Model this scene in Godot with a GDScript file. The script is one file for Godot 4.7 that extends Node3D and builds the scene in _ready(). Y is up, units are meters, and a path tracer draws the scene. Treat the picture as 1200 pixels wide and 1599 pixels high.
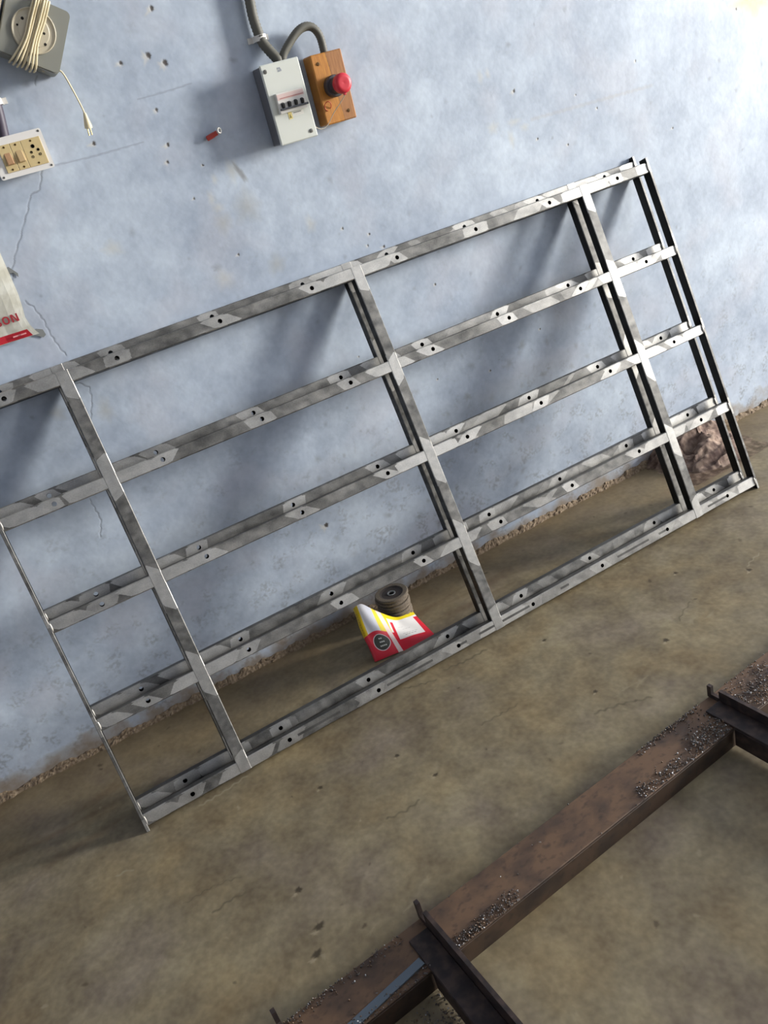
extends Node3D
# A workshop corner: two welded steel frames lean on a blue plastered wall; switchgear on the wall, channel base frame on the concrete floor.

const WIN_X := 9.0
const WIN_Z0 := 2.30
const WIN_Z1 := 3.65
const WIN_Y0 := 1.0
const WIN_Y1 := 3.0
var taken := {}
var rng := RandomNumberGenerator.new()

func _ready() -> void:
	rng.seed = 77
	set_camera_and_light()
	make_materials()
	build_room()
	build_frames()
	build_base_frame()
	build_wall_things()
	build_floor_things()

# ---------------------------------------------------------------- camera, sky, exposure
func set_camera_and_light() -> void:
	var cam := Camera3D.new()
	cam.name = "camera"
	cam.fov = 63.72
	cam.near = 0.05
	cam.far = 200.0
	add_child(cam)
	cam.transform = Transform3D(Basis(Vector3(0.8533, -0.2443, 0.4606), Vector3(0.4059, 0.8657, -0.2928), Vector3(-0.3272, 0.4369, 0.8379)).orthonormalized(), Vector3(-0.3515, 1.3490, 2.0447))
	cam.current = true
	var e := Environment.new()
	e.background_mode = Environment.BG_SKY
	var sky := Sky.new()
	var sm := ProceduralSkyMaterial.new()
	sm.sky_top_color = Color(0.86, 0.92, 1.0)
	sm.sky_horizon_color = Color(1.0, 0.985, 0.955)
	sm.ground_bottom_color = Color(0.42, 0.40, 0.37)
	sm.ground_horizon_color = Color(0.55, 0.53, 0.50)
	sm.sky_curve = 0.2
	sky.sky_material = sm
	e.sky = sky
	e.background_energy_multiplier = 1.0
	e.tonemap_mode = Environment.TONE_MAPPER_LINEAR
	e.tonemap_exposure = 1.0
	e.sdfgi_enabled = true
	e.ssao_enabled = true
	e.ssil_enabled = true
	var we := WorldEnvironment.new()
	we.name = "world_environment"
	we.environment = e
	add_child(we)
	# daylight from the frosted window in the right-hand wall
	var day := AreaLight3D.new()
	day.name = "window_daylight"
	day.area_size = Vector2(WIN_Z1 - WIN_Z0, WIN_Y1 - WIN_Y0)
	day.area_normalize_energy = true
	day.light_color = Color(1.0, 0.99, 0.97)
	day.light_energy = 158.0
	day.area_range = 40.0
	day.area_attenuation = 2.0
	day.shadow_enabled = true
	add_child(day)
	day.position = Vector3(WIN_X - 0.02, (WIN_Y0 + WIN_Y1) / 2, (WIN_Z0 + WIN_Z1) / 2)
	day.rotation.y = PI / 2

# ---------------------------------------------------------------- naming helpers
func numbered(called: String) -> String:
	if not taken.has(called):
		taken[called] = 0
		return called
	taken[called] += 1
	return "%s_%03d" % [called, taken[called]]

func thing(called: String, label: String, category: String, at := Vector3.ZERO, group := "") -> Node3D:
	var o := Node3D.new()
	o.name = numbered(called)
	add_child(o)
	o.position = at
	tag(o, label, category, group)
	return o

func tag(o: Node, label: String, category: String, group := "") -> void:
	o.set_meta("label", label)
	o.set_meta("category", category)
	if group != "":
		o.set_meta("group", group)

func put(called: String, m: Mesh, mat: Material, parent: Node = null) -> MeshInstance3D:
	var o := MeshInstance3D.new()
	o.mesh = m
	o.material_override = mat
	if parent == null or parent == self:
		o.name = numbered(called)
		add_child(o)
	else:
		var n := 0
		var nm := called
		while parent.has_node(NodePath(nm)):
			n += 1
			nm = "%s_%03d" % [called, n]
		o.name = nm
		parent.add_child(o)
	return o

func obj(called: String, st: SurfaceTool, mat: Material, parent: Node = null) -> MeshInstance3D:
	return put(called, st.commit(), mat, parent)

func structure(called: String, st: SurfaceTool, mat: Material) -> MeshInstance3D:
	var o := obj(called, st, mat)
	o.set_meta("kind", "structure")
	return o

# ---------------------------------------------------------------- shape helpers
func tool() -> SurfaceTool:
	var st := SurfaceTool.new()
	st.begin(Mesh.PRIMITIVE_TRIANGLES)
	return st

func vtx(st: SurfaceTool, p: Vector3, n: Vector3, uv := Vector2.ZERO) -> void:
	st.set_normal(n)
	st.set_uv(uv)
	st.add_vertex(p)

# flat polygon (convex), corners counter-clockwise seen from outside
func poly(st: SurfaceTool, pts: Array, uvs := []) -> void:
	var n: Vector3 = (pts[1] - pts[0]).cross(pts[2] - pts[0]).normalized()
	for i in range(1, pts.size() - 1):
		for k in [0, i + 1, i]:
			vtx(st, pts[k], n, uvs[k] if uvs.size() > k else Vector2.ZERO)

func poly_out(st: SurfaceTool, pts: Array, c: Vector3, uvf = null) -> void:
	var mid := Vector3.ZERO
	for q in pts:
		mid += q
	mid /= pts.size()
	var n: Vector3 = (pts[1] - pts[0]).cross(pts[2] - pts[0])
	if n.dot(mid - c) < 0:
		pts.reverse()
	var uvs := []
	if uvf != null:
		for q in pts:
			uvs.append(uvf.call(q))
	poly(st, pts, uvs)

# box with chamfered edges
func cbox(st: SurfaceTool, c: Vector3, s: Vector3, ch := 0.002, xf := Transform3D(), uvf = null) -> void:
	var h := s / 2
	ch = minf(ch, minf(h.x, minf(h.y, h.z)) * 0.9)
	var g := func(sx: int, sy: int, sz: int, ax: int) -> Vector3:
		var v := Vector3(sx * (h.x - ch), sy * (h.y - ch), sz * (h.z - ch))
		v[ax] = [sx, sy, sz][ax] * h[ax]
		return xf * (c + v)
	var cc := xf * c
	for ax in 3:
		for s0 in [-1, 1]:
			var pts := []
			for q in [[-1, -1], [1, -1], [1, 1], [-1, 1]]:
				var sg := [0, 0, 0]
				sg[ax] = s0
				sg[(ax + 1) % 3] = q[0]
				sg[(ax + 2) % 3] = q[1]
				pts.append(g.call(sg[0], sg[1], sg[2], ax))
			poly_out(st, pts, cc, uvf)
	for ax in 3:
		var b := (ax + 1) % 3
		var d := (ax + 2) % 3
		for q in [[-1, -1], [1, -1], [1, 1], [-1, 1]]:
			var lo := [0, 0, 0]
			lo[b] = q[0]
			lo[d] = q[1]
			var hi := lo.duplicate()
			lo[ax] = -1
			hi[ax] = 1
			poly_out(st, [g.call(lo[0], lo[1], lo[2], b), g.call(hi[0], hi[1], hi[2], b), g.call(hi[0], hi[1], hi[2], d), g.call(lo[0], lo[1], lo[2], d)], cc, uvf)
	for sx in [-1, 1]:
		for sy in [-1, 1]:
			for sz in [-1, 1]:
				poly_out(st, [g.call(sx, sy, sz, 0), g.call(sx, sy, sz, 1), g.call(sx, sy, sz, 2)], cc, uvf)

# lathe round local y; profile of Vector2(radius, height), bottom to top on the outside
func lathe(st: SurfaceTool, prof: Array, xf := Transform3D(), n := 24, smooth := false) -> void:
	for i in prof.size() - 1:
		var a: Vector2 = prof[i]
		var b: Vector2 = prof[i + 1]
		if a.is_equal_approx(b):
			continue
		var t := b - a
		var nn := Vector2(t.y, -t.x).normalized()
		var na := nn
		var nb := nn
		if smooth:
			if i > 0:
				var t0: Vector2 = a - prof[i - 1]
				na = (nn + Vector2(t0.y, -t0.x).normalized()).normalized()
			if i < prof.size() - 2:
				var t1: Vector2 = prof[i + 2] - b
				nb = (nn + Vector2(t1.y, -t1.x).normalized()).normalized()
		for k in n:
			var w0 := TAU * k / n
			var w1 := TAU * (k + 1) / n
			var d0 := Vector3(cos(w0), 0, sin(w0))
			var d1 := Vector3(cos(w1), 0, sin(w1))
			var up := Vector3.UP
			var P := [d0 * a.x + up * a.y, d1 * a.x + up * a.y, d1 * b.x + up * b.y, d0 * b.x + up * b.y]
			var N := [d0 * na.x + up * na.y, d1 * na.x + up * na.y, d1 * nb.x + up * nb.y, d0 * nb.x + up * nb.y]
			var U := [Vector2(float(k) / n, float(i) / prof.size()), Vector2(float(k + 1) / n, float(i) / prof.size()), Vector2(float(k + 1) / n, float(i + 1) / prof.size()), Vector2(float(k) / n, float(i + 1) / prof.size())]
			for tri in [[0, 1, 2], [0, 2, 3]]:
				if a.x < 1e-6 and tri[1] == 1:
					continue
				if b.x < 1e-6 and tri[1] == 2 :
					continue
				for j in tri:
					vtx(st, xf * P[j], (xf.basis * N[j]).normalized(), U[j])

# tube along points; radius may be a float or one value per point
func tube(st: SurfaceTool, pts: Array, radius, n := 8, caps := true) -> void:
	var ref := Vector3(0.31, 0.17, 0.94)
	var rings := []
	for i in pts.size():
		var t: Vector3 = (pts[mini(i + 1, pts.size() - 1)] - pts[maxi(i - 1, 0)]).normalized()
		var a := t.cross(ref)
		if a.length() < 0.05:
			a = t.cross(Vector3.RIGHT)
		a = a.normalized()
		ref = a.cross(t).normalized() if false else ref
		var b := t.cross(a)
		var r: float = radius[i] if radius is Array else radius
		var ring := []
		for k in n:
			var w := TAU * k / n
			ring.append([pts[i] + (a * cos(w) + b * sin(w)) * r, a * cos(w) + b * sin(w)])
		rings.append(ring)
	for i in pts.size() - 1:
		for k in n:
			var k2 := (k + 1) % n
			var A = rings[i][k]
			var B = rings[i][k2]
			var C = rings[i + 1][k2]
			var D = rings[i + 1][k]
			for q in [A, C, B, A, D, C]:
				vtx(st, q[0], q[1])
	if caps:
		for e in [[0, 1], [pts.size() - 1, -1]]:
			var nrm: Vector3 = (pts[e[0]] - pts[e[0] + e[1]]).normalized()
			for k in n:
				var k2 := (k + 1) % n
				var tri := [pts[e[0]], rings[e[0]][k2][0], rings[e[0]][k][0]]
				if e[1] == 1:
					tri = [pts[e[0]], rings[e[0]][k][0], rings[e[0]][k2][0]]
				for q in tri:
					vtx(st, q, nrm)

func curve(pts: Array, step := 8) -> Array:
	var out := []
	for i in pts.size() - 1:
		var p0: Vector3 = pts[maxi(i - 1, 0)]
		var p3: Vector3 = pts[mini(i + 2, pts.size() - 1)]
		for k in step:
			out.append(pts[i].cubic_interpolate(pts[i + 1], p0, p3, float(k) / step))
	out.append(pts[-1])
	return out

# a lump: squashed sphere with noise
func lump(st: SurfaceTool, c: Vector3, r: Vector3, basis := Basis(), n := 8, rough := 0.15) -> void:
	var P := []
	for i in n + 1:
		var row := []
		for k in n * 2:
			var th := PI * i / n
			var ph := TAU * k / (n * 2)
			var d := Vector3(sin(th) * cos(ph), cos(th), sin(th) * sin(ph))
			var q := 1.0 + rough * sin(d.x * 7.1 + c.x * 90) * cos(d.z * 6.3 + c.y * 70)
			row.append([c + basis * (d * r * q), (basis * (d / r)).normalized()])
		P.append(row)
	for i in n:
		for k in n * 2:
			var k2 := (k + 1) % (n * 2)
			for q in [P[i][k], P[i + 1][k2], P[i][k2], P[i][k], P[i + 1][k], P[i + 1][k2]]:
				vtx(st, q[0], q[1])

# extruded convex-piece outline in the xy plane, from z0 to z1; outline may be concave
func prism(st: SurfaceTool, outline: PackedVector2Array, z0: float, z1: float, xf := Transform3D()) -> void:
	if Geometry2D.is_polygon_clockwise(outline):
		outline.reverse()
	var idx := Geometry2D.triangulate_polygon(outline)
	for i in range(0, idx.size(), 3):
		var q := [outline[idx[i]], outline[idx[i + 1]], outline[idx[i + 2]]]
		if (q[1] - q[0]).cross(q[2] - q[0]) < 0:
			q.reverse()
		poly(st, [xf * Vector3(q[0].x, q[0].y, z1), xf * Vector3(q[1].x, q[1].y, z1), xf * Vector3(q[2].x, q[2].y, z1)], [q[0], q[1], q[2]])
		poly(st, [xf * Vector3(q[2].x, q[2].y, z0), xf * Vector3(q[1].x, q[1].y, z0), xf * Vector3(q[0].x, q[0].y, z0)], [q[2], q[1], q[0]])
	for i in outline.size():
		var a := outline[i]
		var b := outline[(i + 1) % outline.size()]
		poly(st, [xf * Vector3(a.x, a.y, z0), xf * Vector3(b.x, b.y, z0), xf * Vector3(b.x, b.y, z1), xf * Vector3(a.x, a.y, z1)], [a, b, b, a])

func rounded(w: float, h: float, r: float, n := 5) -> PackedVector2Array:
	var out := PackedVector2Array()
	for q in [[1, 1, 0], [-1, 1, 1], [-1, -1, 2], [1, -1, 3]]:
		for k in n + 1:
			var a: float = PI / 2 * (q[2] + float(k) / n)
			out.append(Vector2(q[0] * (w / 2 - r), q[1] * (h / 2 - r)) + Vector2(cos(a), sin(a)) * r)
	return out

# ---------------------------------------------------------------- textures
func noise_bytes(sd: int, freq: float, w: int, h: int, oct := 4, warp := 0.0) -> PackedByteArray:
	var f := FastNoiseLite.new()
	f.seed = sd
	f.noise_type = FastNoiseLite.TYPE_SIMPLEX_SMOOTH
	f.frequency = freq
	f.fractal_octaves = oct
	if warp > 0:
		f.domain_warp_enabled = true
		f.domain_warp_amplitude = warp
		f.domain_warp_frequency = freq
	return f.get_image(w, h, false, false, true).get_data()

func b8(v: float) -> int:
	return clampi(int(v), 0, 255)

func tex(im: Image) -> ImageTexture:
	return ImageTexture.create_from_image(im)

func stamp(im: Image, c: Vector2, r: Vector2, col: Color, a: float, hard := 1.0, wobble := 0.35, ang := 0.0) -> void:
	var R := maxf(r.x, r.y) * 1.5
	var ca := cos(ang)
	var sa := sin(ang)
	var ph := c.x * 0.37 + c.y * 0.21
	for y in range(maxi(0, int(c.y - R)), mini(im.get_height(), int(c.y + R) + 1)):
		for x in range(maxi(0, int(c.x - R)), mini(im.get_width(), int(c.x + R) + 1)):
			var d := Vector2(x + 0.5, y + 0.5) - c
			var q := Vector2(d.x * ca + d.y * sa, -d.x * sa + d.y * ca) / r
			var an := q.angle()
			var l := q.length() * (1.0 + wobble * (0.25 * sin(an * 2 + ph * 1.7) + 0.3 * sin(an * 3 + ph) + 0.3 * sin(an * 5 + ph * 2.3) + 0.25 * sin(an * 8 + ph * 3.1)))
			var k := clampf((1.0 - l) * 2.0 * hard, 0, 1) * a
			if k > 0:
				im.set_pixel(x, y, im.get_pixel(x, y).lerp(col, k))

func stroke(im: Image, pts: Array, wd: float, col: Color, a: float, jag := 0.0) -> void:
	for i in pts.size() - 1:
		var n := int(pts[i].distance_to(pts[i + 1]) / maxf(0.7, wd * 0.6)) + 1
		for k in n:
			var p: Vector2 = pts[i].lerp(pts[i + 1], float(k) / n)
			p += Vector2(sin(p.y * 0.7 + p.x * 0.13), cos(p.x * 0.61 + p.y * 0.2)) * jag
			stamp(im, p, Vector2(wd, wd), col, a, 1.0, 0.1)

const WX0 := -1.0
const WW := 3.4
const WH := 1.75
const TW := 1536
var TH := int(TW * WH / WW)

func wp(x: float, y: float) -> Vector2:
	return Vector2((x - WX0) / WW * TW, (WH - y) / WH * TH)

func wall_textures() -> Array:
	var w := TW
	var h := TH
	var big := noise_bytes(3, 0.004, w, h, 4, 20)
	var mid := noise_bytes(5, 0.02, w, h, 5, 15)
	var fine := noise_bytes(8, 0.09, w, h, 4)
	var dirt := noise_bytes(13, 0.03, w, h, 5, 25)
	var dots := noise_bytes(21, 0.16, w, h, 3)
	var tint := noise_bytes(34, 0.0075, w, h, 3, 30)
	var data := PackedByteArray()
	data.resize(w * h * 3)
	var hd := PackedByteArray()
	hd.resize(w * h)
	for y in h:
		var yy := WH * (1.0 - float(y) / h)
		var low := clampf((0.75 - yy) / 0.75, 0, 1)
		var foot := clampf((0.10 - yy) / 0.10, 0, 1)
		for x in w:
			var i := y * w + x
			var v := (big[i] - 128) * 0.13 + (mid[i] - 128) * 0.10 + (fine[i] - 128) * 0.05
			var r := 176.0 + v
			var g := 187.0 + v
			var b := 201.0 + v * 0.9
			var t := clampf((tint[i] - 140) / 70.0, 0, 1) * 0.24
			r += (190 - r) * t
			g += (186 - g) * t
			b += (192 - b) * t
			var d := clampf((dirt[i] - 165 + low * 45) / 60.0, 0, 1) * clampf((dots[i] - 95) / 70.0, 0, 1) * (0.08 + 0.30 * low)
			r += (104 - r) * d
			g += (102 - g) * d
			b += (102 - b) * d
			var f := clampf(foot * 1.5 + (mid[i] - 128) / 160.0 - 0.45, 0, 1) * (1.0 if yy < 0.09 else 0.0)
			r += (128 - r) * f * 0.75
			g += (110 - g) * f * 0.75
			b += (90 - b) * f * 0.75
			data[i * 3] = b8(r)
			data[i * 3 + 1] = b8(g)
			data[i * 3 + 2] = b8(b)
			hd[i] = b8(150 + (mid[i] - 128) * 0.35 + (fine[i] - 128) * 0.14)
	var im := Image.create_from_data(w, h, false, Image.FORMAT_RGB8, data)
	var hi := Image.create_from_data(w, h, false, Image.FORMAT_L8, hd)
	var px := float(w) / WW
	# repaired and scraped patches, cream filler showing
	for q in [[1.045, 1.331, 0.012, 0.02], [1.070, 1.334, 0.01, 0.015], [1.057, 1.202, 0.022, 0.018], [1.111, 1.160, 0.012, 0.03], [1.128, 1.201, 0.03, 0.01], [1.16, 1.18, 0.02, 0.012], [0.262, 1.277, 0.01, 0.014], [0.240, 1.239, 0.012, 0.02], [0.250, 1.215, 0.02, 0.012], [0.310, 1.285, 0.02, 0.03], [0.208, 1.057, 0.03, 0.03], [0.467, 1.115, 0.016, 0.028], [-0.02, 1.2, 0.03, 0.02]]:
		stamp(im, wp(q[0], q[1]), Vector2(q[2], q[3]) * px, Color8(205, 200, 186), 0.42, 0.6, 0.3)
	stamp(im, wp(2.07, 1.33), Vector2(0.10, 0.055) * px, Color8(214, 192, 150), 0.9, 0.8, 0.4)
	for q in [[-0.175, 0.859, 0.025, 0.035], [-0.278, 0.892, 0.02, 0.025], [0.25, 1.18, 0.03, 0.03], [0.32, 1.2, 0.04, 0.05], [0.35, 1.05, 0.03, 0.03]]:
		stamp(im, wp(q[0], q[1]), Vector2(q[2], q[3]) * px, Color8(158, 152, 140), 0.40, 0.5, 0.3)
	# dents, nail holes and chips
	for q in [[0.245, 1.637, 7], [0.205, 1.553, 9], [0.236, 1.532, 9], [0.141, 1.551, 6], [0.025, 1.415, 6], [1.144, 1.275, 6], [0.265, 0.325, 10], [0.183, 1.447, 5], [0.182, 1.374, 6], [0.168, 1.340, 5], [0.246, 1.313, 3], [1.580, 1.260, 4], [1.993, 1.317, 5], [1.198, 1.140, 4], [0.653, 1.003, 5], [0.608, 1.019, 4], [0.262, 1.10, 4], [1.30, 1.10, 4], [1.42, 1.17, 4], [1.35, 1.22, 3], [1.7, 1.05, 4], [0.2, 1.25, 3], [0.55, 1.08, 4], [0.62, 1.045, 4], [0.78, 0.86, 4], [0.98, 0.72, 4], [1.1, 0.62, 4], [0.9, 0.56, 4], [0.72, 0.6, 3], [0.5, 0.75, 3]]:
		var c := wp(q[0], q[1])
		var s: float = q[2] * 0.42 * w / 1536.0
		stamp(im, c + Vector2(-s * 0.9, s * 0.3), Vector2(s * 1.5, s * 1.2), Color8(214, 208, 196), 0.6, 0.8, 0.6)
		stamp(im, c, Vector2(s * 0.7, s * 0.9), Color8(62, 56, 52), 0.9, 1.2, 0.3)
		stamp(hi, c, Vector2(s * 0.8, s), Color(0, 0, 0), 0.8, 0.9, 0.3)
	stamp(im, wp(0.329, 1.274), Vector2(4, 13), Color8(120, 118, 116), 0.6, 0.8, 0.25, -0.4)
	# hairline cracks
	for c in [[[-0.101, 1.39], [-0.12, 1.357], [-0.144, 1.35], [-0.171, 1.311], [-0.202, 1.272], [-0.241, 1.221], [-0.250, 1.195]], [[-0.244, 1.150], [-0.232, 1.131], [-0.223, 1.099], [-0.222, 1.068], [-0.217, 1.036], [-0.207, 1.007]], [[-0.221, 0.947], [-0.199, 0.934], [-0.189, 0.921], [-0.195, 0.892], [-0.215, 0.850], [-0.241, 0.801]], [[-0.294, 0.666], [-0.290, 0.617], [-0.291, 0.601], [-0.309, 0.562]], [[-0.038, 1.564], [-0.049, 1.546]]]:
		var pts := []
		for q in c:
			pts.append(wp(q[0], q[1]))
		stroke(im, pts, 0.85, Color8(116, 120, 128), 0.36, 0.6)
		stroke(hi, pts, 1.0, Color(0, 0, 0), 0.3, 0.5)
	# straight scratches
	for c in [[[-0.072, 1.394], [0.005, 1.391], [0.132, 1.392]], [[0.150, 1.476], [0.233, 1.478], [0.281, 1.481]]]:
		var pts := []
		for q in c:
			pts.append(wp(q[0], q[1]))
		stroke(im, pts, 1.0, Color8(146, 152, 166), 0.4, 0.15)
	stroke(im, [wp(1.186, 1.193), wp(1.346, 1.190), wp(1.637, 1.183)], 3.0, Color8(176, 170, 160), 0.10, 0.5)
	rng.seed = 9
	for k in 150:
		var c := wp(rng.randf_range(-0.8, 2.2), rng.randf_range(0.1, 1.7))
		var s := rng.randf_range(1.5, 5.0)
		stamp(im, c, Vector2(s, s * rng.randf_range(0.5, 1.6)), Color8(122, 124, 132), rng.randf_range(0.15, 0.4), 0.6, 0.25, rng.randf() * 3)
	for k in 70:
		var c := wp(rng.randf_range(0.2, 1.4), rng.randf_range(0.12, 0.6))
		var s := rng.randf_range(2, 9)
		stamp(im, c, Vector2(s, s * 0.7), Color8(100, 92, 86), rng.randf_range(0.10, 0.30), 0.5, 0.3, rng.randf() * 3)
	return [tex(im), tex(hi)]

const FX0 := -1.2
const FW := 3.6
const FZ0 := -0.05
const FD := 1.85

func fp(x: float, z: float) -> Vector2:
	return Vector2((x - FX0) / FW * 1536.0, (z - FZ0) / FD * 789.0)

func floor_textures() -> Array:
	var w := 1536
	var h := 789
	var big := noise_bytes(103, 0.005, w, h, 4, 25)
	var mid := noise_bytes(105, 0.022, w, h, 5, 20)
	var fine := noise_bytes(108, 0.11, w, h, 4)
	var tint := noise_bytes(134, 0.008, w, h, 4, 40)
	var data := PackedByteArray()
	data.resize(w * h * 3)
	var hd := PackedByteArray()
	hd.resize(w * h)
	for y in h:
		var zz := FZ0 + FD * float(y) / h
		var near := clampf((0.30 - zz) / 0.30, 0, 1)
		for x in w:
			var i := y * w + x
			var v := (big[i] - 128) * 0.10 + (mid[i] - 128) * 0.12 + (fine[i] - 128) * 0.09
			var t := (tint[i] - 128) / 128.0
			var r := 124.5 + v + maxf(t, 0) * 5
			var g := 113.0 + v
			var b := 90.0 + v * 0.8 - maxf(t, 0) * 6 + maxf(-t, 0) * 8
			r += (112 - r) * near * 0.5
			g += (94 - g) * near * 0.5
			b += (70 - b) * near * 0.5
			data[i * 3] = b8(r)
			data[i * 3 + 1] = b8(g)
			data[i * 3 + 2] = b8(b)
			hd[i] = b8(150 + (mid[i] - 128) * 0.3 + (fine[i] - 128) * 0.2)
	var im := Image.create_from_data(w, h, false, Image.FORMAT_RGB8, data)
	var hi := Image.create_from_data(w, h, false, Image.FORMAT_L8, hd)
	for q in [[-0.265, 0.791, 4], [-0.264, 0.895, 5], [-0.291, 0.945, 5], [0.793, 0.738, 4], [0.545, 0.759, 3], [1.024, 0.545, 3], [1.155, 0.680, 4], [0.075, 0.604, 3], [0.113, 0.719, 3], [0.585, 0.514, 3], [-0.113, 0.566, 3]]:
		stamp(im, fp(q[0], q[1]), Vector2(q[2], q[2] * 0.8), Color8(60, 52, 40), 0.8, 1.0, 0.35)
		stamp(hi, fp(q[0], q[1]), Vector2(q[2], q[2]), Color(0, 0, 0), 0.7, 0.9, 0.4)
		stamp(im, fp(q[0], q[1] ) + Vector2(-q[2], q[2] * 0.7), Vector2(q[2] * 0.7, q[2] * 0.5), Color8(158, 146, 120), 0.7, 1.0, 0.6)
	for q in [[-0.186, 0.97, 5], [-0.101, 0.971, 5], [-0.047, 0.942, 6], [0.641, 0.807, 9], [0.60, 0.80, 6], [0.821, 0.731, 9], [0.891, 0.728, 8], [0.941, 0.744, 7]]:
		stamp(im, fp(q[0], q[1]), Vector2(q[2], q[2] * 0.4), Color8(150, 140, 114), 0.5, 0.8, 0.7, -0.3)
	rng.seed = 19
	for k in 120:
		var c := fp(rng.randf_range(-0.9, 2.2), rng.randf_range(0.0, 1.5))
		var s := rng.randf_range(1.0, 2.6)
		var dark := rng.randf() < 0.6
		stamp(im, c, Vector2(s * 1.8, s), Color8(72, 62, 48) if dark else Color8(156, 146, 120), rng.randf_range(0.25, 0.7), 1.0, 0.3, rng.randf() * 3)
	for k in 24:
		var a := fp(rng.randf_range(-0.6, 2.0), rng.randf_range(0.35, 1.0))
		var d := Vector2.from_angle(rng.randf_range(-0.5, 0.5)) * rng.randf_range(15, 60)
		stroke(im, [a, a + d * 0.5 + Vector2(0, rng.randf_range(-4, 4)), a + d], rng.randf_range(0.8, 1.8), Color8(92, 84, 66) if k % 3 else Color8(150, 142, 118), 0.4, 1.2)
	for k in 14:
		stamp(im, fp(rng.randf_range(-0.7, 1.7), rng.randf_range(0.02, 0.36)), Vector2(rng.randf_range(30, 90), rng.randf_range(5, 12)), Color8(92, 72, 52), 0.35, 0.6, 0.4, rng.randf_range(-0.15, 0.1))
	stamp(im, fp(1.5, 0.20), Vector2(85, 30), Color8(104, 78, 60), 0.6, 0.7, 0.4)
	return [tex(im), tex(hi)]

# the steel: one strip of the atlas per bar. marks: [from, to, brightness] along the bar (0..1)
const AW := 1536
const ROW := 48
var steel_rows: Array = []
var atlas_rows := 22

func steel_atlas() -> Array:
	var h := ROW * atlas_rows
	var n1 := noise_bytes(201, 0.03, AW, h, 4, 10)
	var n2 := noise_bytes(205, 0.25, AW, h, 3)
	var n3 := noise_bytes(209, 0.008, AW, h, 3)
	var data := PackedByteArray()
	data.resize(AW * h * 3)
	var orm := PackedByteArray()
	orm.resize(AW * h * 3)
	for r in atlas_rows:
		var marks: Array = steel_rows[r] if r < steel_rows.size() else []
		# brightness of grinding along the bar
		var cov := PackedFloat32Array()
		cov.resize(AW)
		for yy in ROW:
			var y := r * ROW + yy
			var vv := float(yy) / ROW
			cov.fill(0.0)
			if vv < 0.67:
				for m in marks:
					var sk: float = m[3] * (vv - 0.33)
					var lo: float = m[4] if m.size() > 4 else 0.0
					var hi: float = m[5] if m.size() > 5 else 1.0
					if vv / 0.667 < lo or vv / 0.667 > hi:
						continue
					var edge := 0.0
					var corner: float = maxf(0.0, absf(vv / 0.667 - 0.5) - 0.38) * 0.06
					for x in range(maxi(0, int((m[0] + sk + corner) * AW)), mini(AW, int((m[1] + sk - corner) * AW))):
						cov[x] = m[2] if m[2] < 0 else maxf(cov[x], m[2])
			for x in AW:
				var i := y * AW + x
				var k := cov[x]
				var mill := 118.0 + (n1[i] - 128) * 0.16 + (n3[i] - 128) * 0.20 + (n2[i] - 128) * 0.08
				var gr := 196.0 + (n2[i] - 128) * 0.10 + (n1[i] - 128) * 0.08
				var c := mill
				var ro := 132.0 + (n1[i] - 128) * 0.3
				if k > 0:
					c = lerpf(mill, gr, k)
					ro = lerpf(ro, 112, k)
				elif k < 0:
					c = lerpf(mill, 60, -k)
					ro = lerpf(ro, 150, -k)
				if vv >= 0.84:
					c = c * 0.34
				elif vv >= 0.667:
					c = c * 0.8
				data[i * 3] = b8(c * 1.0)
				data[i * 3 + 1] = b8(c * 0.985)
				data[i * 3 + 2] = b8(c * 0.95)
				orm[i * 3] = 255
				orm[i * 3 + 1] = b8(ro)
				orm[i * 3 + 2] = b8(225 if k > 0 else 205)
	return [tex(Image.create_from_data(AW, h, false, Image.FORMAT_RGB8, data)), tex(Image.create_from_data(AW, h, false, Image.FORMAT_RGB8, orm))]

func mat(col: Color, rough := 0.6, metal := 0.0) -> StandardMaterial3D:
	var m := StandardMaterial3D.new()
	m.albedo_color = col
	m.roughness = rough
	m.metallic = metal
	return m

var M := {}

func tri_noise(col_a: Color, col_b: Color, freq: float, scale: float, rough := 0.7, metal := 0.0, sd := 1) -> StandardMaterial3D:
	var f := FastNoiseLite.new()
	f.seed = sd
	f.frequency = freq
	f.fractal_octaves = 5
	var src := f.get_seamless_image(256, 256)
	var im := Image.create(256, 256, false, Image.FORMAT_RGB8)
	for y in 256:
		for x in 256:
			im.set_pixel(x, y, col_a.lerp(col_b, clampf((src.get_pixel(x, y).r - 0.25) * 2.0, 0, 1)))
	var m := mat(Color.WHITE, rough, metal)
	m.albedo_texture = tex(im)
	m.uv1_triplanar = true
	m.uv1_scale = Vector3.ONE * scale
	return m

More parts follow.
